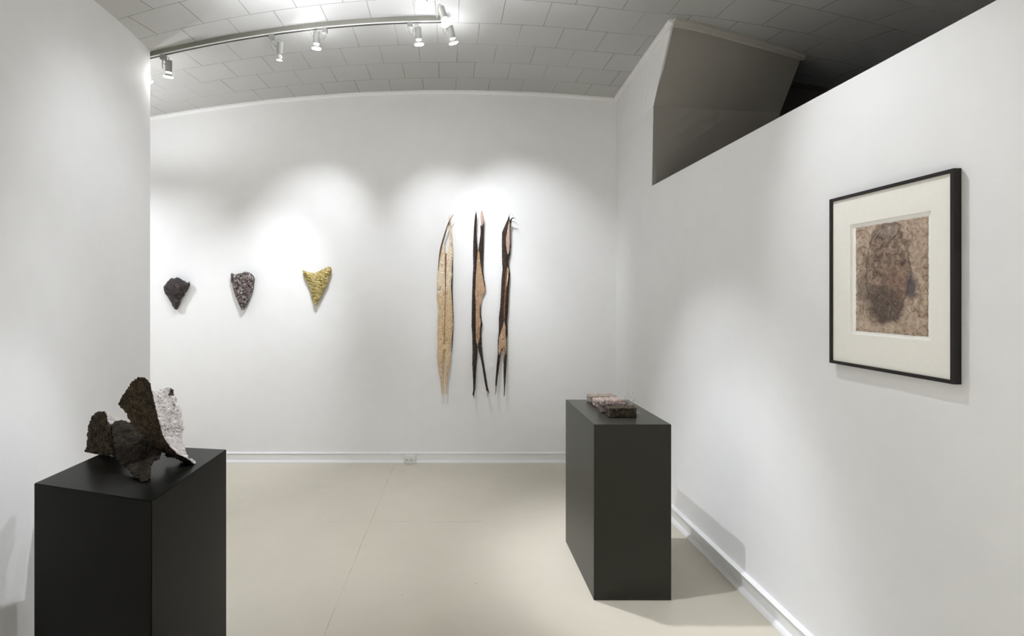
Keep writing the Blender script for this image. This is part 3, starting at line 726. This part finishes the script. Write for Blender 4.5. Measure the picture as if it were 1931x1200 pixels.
def art_mat():
    m, nt, bs = new_mat('textured_art_paper'); co = objco(nt)
    s = nt.nodes.new('ShaderNodeSeparateXYZ'); nt.links.new(co, s.inputs[0])
    # object space: origin of the frame's empty; u across (Y), v up (Z)
    u = mth(nt, 'MULTIPLY', mth(nt, 'SUBTRACT', (1.845 - (fY0 + fY1) / 2), s.outputs['Y']), 1 / .15)   # +1 = near side
    v = mth(nt, 'MULTIPLY', mth(nt, 'SUBTRACT', s.outputs['Z'], CH + .065 - fz0), 1 / .20)
    n0 = tex_noise(nt, co, 14, 5); wob = mth(nt, 'MULTIPLY', mth(nt, 'SUBTRACT', n0, .5), .85)
    fib = tex_noise(nt, co, 34, 12, .78, 1.2); fine = tex_noise(nt, co, 190, 5, .7, 1.0)
    base = ramp(nt, fib, [(.36, (.12, .07, .045)), (.44, (.30, .21, .15)), (.52, (.43, .33, .25)), (.64, (.58, .47, .38))])
    # egg-shaped darker body
    def blob(cu, cv, ru, rv, soft=.5):
        a = mth(nt, 'MULTIPLY', mth(nt, 'SUBTRACT', u, cu), 1 / ru); b = mth(nt, 'MULTIPLY', mth(nt, 'SUBTRACT', v, cv), 1 / rv)
        d = mth(nt, 'SQRT', mth(nt, 'ADD', mth(nt, 'MULTIPLY', a, a), mth(nt, 'MULTIPLY', b, b)))
        d = mth(nt, 'ADD', d, wob)
        r = nt.nodes.new('ShaderNodeMapRange'); r.interpolation_type = 'SMOOTHSTEP'
        nt.links.new(d, r.inputs[0]); r.inputs[1].default_value = 1 + soft / 2; r.inputs[2].default_value = 1 - soft / 2
        r.inputs[3].default_value = 0; r.inputs[4].default_value = 1
        return r.outputs[0], d
    b1, d1 = blob(-.05, .12, .62, .86, .35); b2, _ = blob(-.15, -.50, .55, .34, .6); b3, _ = blob(.60, -.18, .14, .2, 1.0); b4, _ = blob(.2, -.15, .3, .4, .8); b5, _ = blob(-.75, -.15, .2, .3, .7); b6, _ = blob(0, .92, .28, .18, .8)
    c = mixc(nt, mth(nt, 'MULTIPLY', b1, .88), base, ramp(nt, fib, [(.38, (.045, .028, .02)), (.5, (.17, .115, .085)), (.64, (.42, .31, .24))]))
    c = mixc(nt, mth(nt, 'MULTIPLY', b4, .3), c, (.30, .17, .12))
    c = mixc(nt, mth(nt, 'MULTIPLY', b2, .75), c, ramp(nt, fine, [(.38, (.018, .013, .012)), (.55, (.09, .065, .05)), (.72, (.38, .32, .26))]))
    c = mixc(nt, mth(nt, 'MULTIPLY', b5, .6), c, ramp(nt, fine, [(.4, (.03, .022, .018)), (.7, (.3, .24, .18))]))
    c = mixc(nt, mth(nt, 'MULTIPLY', b3, .75), c, (.035, .04, .06))
    c = mixc(nt, mth(nt, 'MULTIPLY', b6, .2), c, (.42, .38, .36))
    rim = mth(nt, 'LESS_THAN', mth(nt, 'ABSOLUTE', mth(nt, 'SUBTRACT', d1, 1.0)), .05)
    c = mixc(nt, mth(nt, 'MULTIPLY', rim, .5), c, (.07, .045, .035))
    nt.links.new(c, bs.inputs['Base Color']); bs.inputs['Roughness'].default_value = .8
    bump(nt, bs, mth(nt, 'ADD', fib, mth(nt, 'MULTIPLY', fine, .4)), .7, .002)
    return m
py0, py1, pz0, pz1 = 1.694, 1.992, CH - .1375, CH + .268
bm = bmesh.new(); k = 1000
out = [(py0 * k, pz0 * k), (py1 * k, pz0 * k), (py1 * k, pz1 * k), (py0 * k, pz1 * k)]
sheet(bm, out, 6, lambda x, y, d: Vector((MX + .0068 + .0006 * fn(x, y, 3, .03), x / k, y / k)), lambda x, y, d: Vector((MX + .0086, x / k, y / k)), jag=1.6, seed=4)
link('art_paper', bm, art_mat(), fr, smooth=True)

# ------------------------------------------------------------------ lighting track and heads
TY = 3.576
def track(name, x0, x1, Y, label):
    root = empty(name, ((x0 + x1) / 2, Y, ceil_z((x0 + x1) / 2, Y)), label, 'light track', 'ceiling light tracks')
    n = 40; xs = [x0 + (x1 - x0) * i / n for i in range(n + 1)]
    def run(pr, mat, nm):
        bm = bmesh.new(); rows = []
        for x in xs:
            z = ceil_z(x, Y); rows.append([bm.verts.new((x, Y + a, z + b)) for a, b in pr])
        m = len(pr)
        for a, b in zip(rows, rows[1:]):
            for i in range(m): bm.faces.new((a[i], a[(i + 1) % m], b[(i + 1) % m], b[i]))
        bm.faces.new(rows[0]); bm.faces.new(rows[-1]); link(nm, bm, mat, root)
    run([(-.018, .004), (-.018, -.034), (.018, -.034), (.018, .004)], M_track, 'rail')
    run([(-.0175, -.034), (-.0175, -.038), (-.008, -.038), (-.008, -.034)], M_outlet, 'rail_lip')
    run([(-.008, -.0342), (-.008, -.0362), (.014, -.0362), (.014, -.0342)], M_slot, 'conductor_slot')
    return root
track('lighting_track', -2.6, -.005, TY, 'long grey ceiling track curving across the ceiling with spotlights on it')
track('lighting_track', -.5, .35, 3.16, 'short second ceiling track just above the view')

def head(px, py, Y, tx, ax, aim, label, glow=True, length=.078, cone=60, power=60, size=.03, blend=.6):
    """px,py: picture position of the top of the can; ax: x of the adapter on the track; aim: world point"""
    top = P(px, py, Y)
    r = empty('track_spotlight', (top.x, Y, top.z), label, 'spotlight', 'spotlights on the ceiling tracks')
    az = ceil_z(ax, Y) - .036
    bm = bmesh.new(); box(bm, (ax - .018, Y - .016, az - .036), (ax + .018, Y + .016, az - .0002), bevel=.003); link('adapter', bm, M_metal, r)
    d = (Vector(aim) - top).normalized(); d = (d + Vector((0, 0, -tx))).normalized()
    bm = bmesh.new(); lathe(bm, top, d, [(0, .019), (.003, .0225), (length, .0225), (length + .001, .019)], 20)
    link('can', bm, M_metal, r, smooth=False)
    s = 1 if top.x > ax else -1
    mid = top + d * length * .45
    bm = bmesh.new()
    a0 = Vector((ax, Y, az - .034)); j = Vector((mid.x - s * .03, Y - .012, mid.z - .005))
    tube(bm, bez([a0, a0 + Vector((-s * .008, 0, -.025)), Vector(((a0.x + j.x) / 2, Y - .01, min(a0.z, j.z) - .028)), j + Vector((0, 0, -.01)), j + Vector((0, 0, .012)), mid + Vector((-s * .022, 0, 0))], 6), .0026, 8)
    tube(bm, bez([j + Vector((0, 0, .01)), Vector((j.x + s * .004, j.y, top.z + .006)), top + Vector((0, 0, .018)), top + d * .002], 6), .0022, 8)
    link('cable', bm, M_cable, r, smooth=True)
    e = top + d * length
    bm = bmesh.new()
    if glow:
        lathe(bm, e, d, [(0, .015), (.006, .016), (.012, .017), (.026, .028), (.030, .031)], 24)
        rf = link('lamp_reflector', bm, M_glass, r, smooth=True)
        bm = bmesh.new(); lathe(bm, e + d * .0302, d, [(0, .031), (.005, .032), (.010, .028), (.013, .012)], 24)
        link('lamp_lens', bm, M_glow, r, smooth=True).parent = rf
        bm = bmesh.new(); lathe(bm, e + d * .001, d, [(0, .0165), (.008, .0175)], 20)
        link('lamp_collar', bm, M_glow, r, smooth=True).parent = rf
        le = e + d * .046
    else:
        lathe(bm, e, d, [(0, .015), (.004, .019), (.03, .021), (.040, .0225), (.042, .021)], 24)
        rf = link('lamp_reflector', bm, M_glass, r, smooth=True)
        bm = bmesh.new(); lathe(bm, e + d * .0422, d, [(0, .020), (.004, .016)], 24)
        link('lamp_lens', bm, M_glow, r, smooth=True).parent = rf
        le = e + d * .050
    if glow and px > 330: leak(e + d * .004, PWR['leak'], r)
    return spot(le, aim, cone, power, size, blend, r)

def spot(loc, aim, cone, power, size=.03, blend=.7, parent=None, name='spot_beam'):
    l = bpy.data.lights.new(name, 'SPOT'); l.energy = power; l.spot_size = math.radians(cone); l.spot_blend = blend
    l.shadow_soft_size = size; l.color = (.935, .965, 1.02)
    o = bpy.data.objects.new(name, l); C.objects.link(o)
    loc = Vector(loc); o.rotation_euler = (Vector(aim) - loc).to_track_quat('-Z', 'Y').to_euler()
    if parent: o.parent = parent; o.location = loc - parent.location
    else: o.location = loc
    return o
def leak(loc, power, parent=None, cone=165):
    """upward spot on the ceiling: back-leak at the lamp heads, added fill elsewhere"""
    o = spot(loc, Vector(loc) + Vector((0, 0, 1)), cone, power, .04, .6, None, 'leak_fill_spot')
    if parent: o.parent = parent; o.location = Vector(loc) - parent.location
BW = lambda x, y: P(x, y, D)
lr = lambda px, Y: (px - CX) / F * Y
head(276, 122, TY, .3, lr(268, TY), BW(330, 470), 'spotlight half hidden by the edge of the white side wall', cone=52, power=PWR['h0'], blend=1)
head(318, 113, TY, .6, lr(308, TY), BW(310, 660), 'glaring spotlight on the long track, nearest to the white side wall', cone=60, power=PWR['h1'], blend=1)
head(529, 79, TY, .8, lr(512.5, TY), BW(475, 630), 'grey spotlight with a narrow lamp on the long track', glow=False, cone=54, power=PWR['h2'], blend=1)
head(597, 59, TY, 1.5, lr(612.5, TY), BW(595, 460), 'spotlight hanging on the inner side of its adapter, above the golden shard', cone=54, power=PWR['h3'], blend=1)
head(788, 51, TY, 1.2, lr(773, TY), BW(850, 480), 'spotlight near the end of the long track, above the cream husk', cone=56, power=PWR['h4'], blend=1)
head(848, 49, TY, .6, lr(838, TY), BW(1000, 470), 'last spotlight at the very end of the long track, tilted to the corner', cone=54, power=PWR['h5'], blend=1)
head(831, 14, 3.20, .3, lr(822, 3.16), (.98, 3.0, .95), 'spotlight on the short track tilted towards the far pedestal', cone=50, power=PWR['h6'], blend=.8)
head(807, -14, 3.16, .1, lr(800, 3.16), (-1.3, 2.05, 1.1), 'blazing spotlight at the upper edge of the view, aimed back at the near pedestal', cone=50, power=PWR['h7'], blend=.8)
# outside the view: fittings of the same kind overhead, then added fill spots
spot((-.5, 2.3, 3.5), (1.3, 2.85, .15), 33, PWR['o1'], .012, .8)
spot((.75, 2.35, 3.42), (1.62, 1.68, 1.5), 60, PWR['o2'], .010, 1)
spot((.3, 1.2, 3.4), (1.62, 2.9, 1.5), 80, PWR['o3'], .06, 1)
spot((-.2, 2.05, 3.45), (-1.75, 2.1, .25), 30, PWR['o4'], .02, 1)
spot((-.5, 2.5, 3.4), (-2.0, 3.0, 1.6), 70, PWR['o5'], .05, 1)
spot((-.1, -.9, 3.4), (-.1, -.9, 0), 60, PWR['f1'], .15, .8)  # strong flood added behind the camera to bounce light off the floor
spot((0, .6, 3.4), (0, .6, 0), 50, PWR['f2'], .15, .8)  # second floor flood added for the same bounce
spot((-.6, 2.4, 3.4), (-.8, 3.6, 0), 56, PWR['f3'], .08, 1)  # added floor flood, its bounce lifts the ceiling
spot((.1, 2.6, 3.4), (.2, 3.4, 0), 56, PWR['f4'], .08, 1)  # weaker floor flood, also added for bounce
for q in ((-.7, 2.7, 3.05), (-.5, 2.9, 3.15), (.3, 2.8, 3.2), (-.4, 1.9, 3.15), (-.9, 3.1, 3.1)): leak(q, PWR['ceil_fill'])  # unseen upward spots without fittings, added to brighten the ceiling
leak((-2.75, 3.9, 2.5), 14)  # added ceiling fill, hidden behind the side wall
spot((-3.6, 3.4, 3.0), (-3.4, D, 1.4), 90, PWR['b1'], .1, 1)
spot((-3.4, 2.5, 3.0), (-3.4, 2.5, 0), 70, PWR['b2'], .1, 1)  # fill flood added out of sight beyond the side wall, for bounce

w = bpy.data.worlds.new('World'); bpy.context.scene.world = w; w.use_nodes = True
w.node_tree.nodes['Background'].inputs[0].default_value = (.5, .5, .5, 1); w.node_tree.nodes['Background'].inputs[1].default_value = .0

# ------------------------------------------------------------------ camera and view
cam = bpy.data.cameras.new('camera'); co = bpy.data.objects.new('camera', cam); C.objects.link(co)
co.location = (0, 0, CH); co.rotation_euler = (math.pi / 2, 0, 0)
cam.sensor_fit = 'HORIZONTAL'; cam.sensor_width = 36; cam.lens = F * 36 / 1931
cam.shift_x = (965.5 - CX) / 1931; cam.shift_y = -(600 - CY) / 1931
cam.clip_start = .05; cam.clip_end = 60
s = bpy.context.scene; s.camera = co
s.view_settings.view_transform = 'Standard'; s.view_settings.look = 'None'; s.view_settings.gamma = 1; s.view_settings.use_curve_mapping = False
s.view_settings.exposure = 1.06
s.cycles.use_denoising = True
s.cycles.max_bounces = 10; s.cycles.diffuse_bounces = 8; s.cycles.sample_clamp_indirect = 4
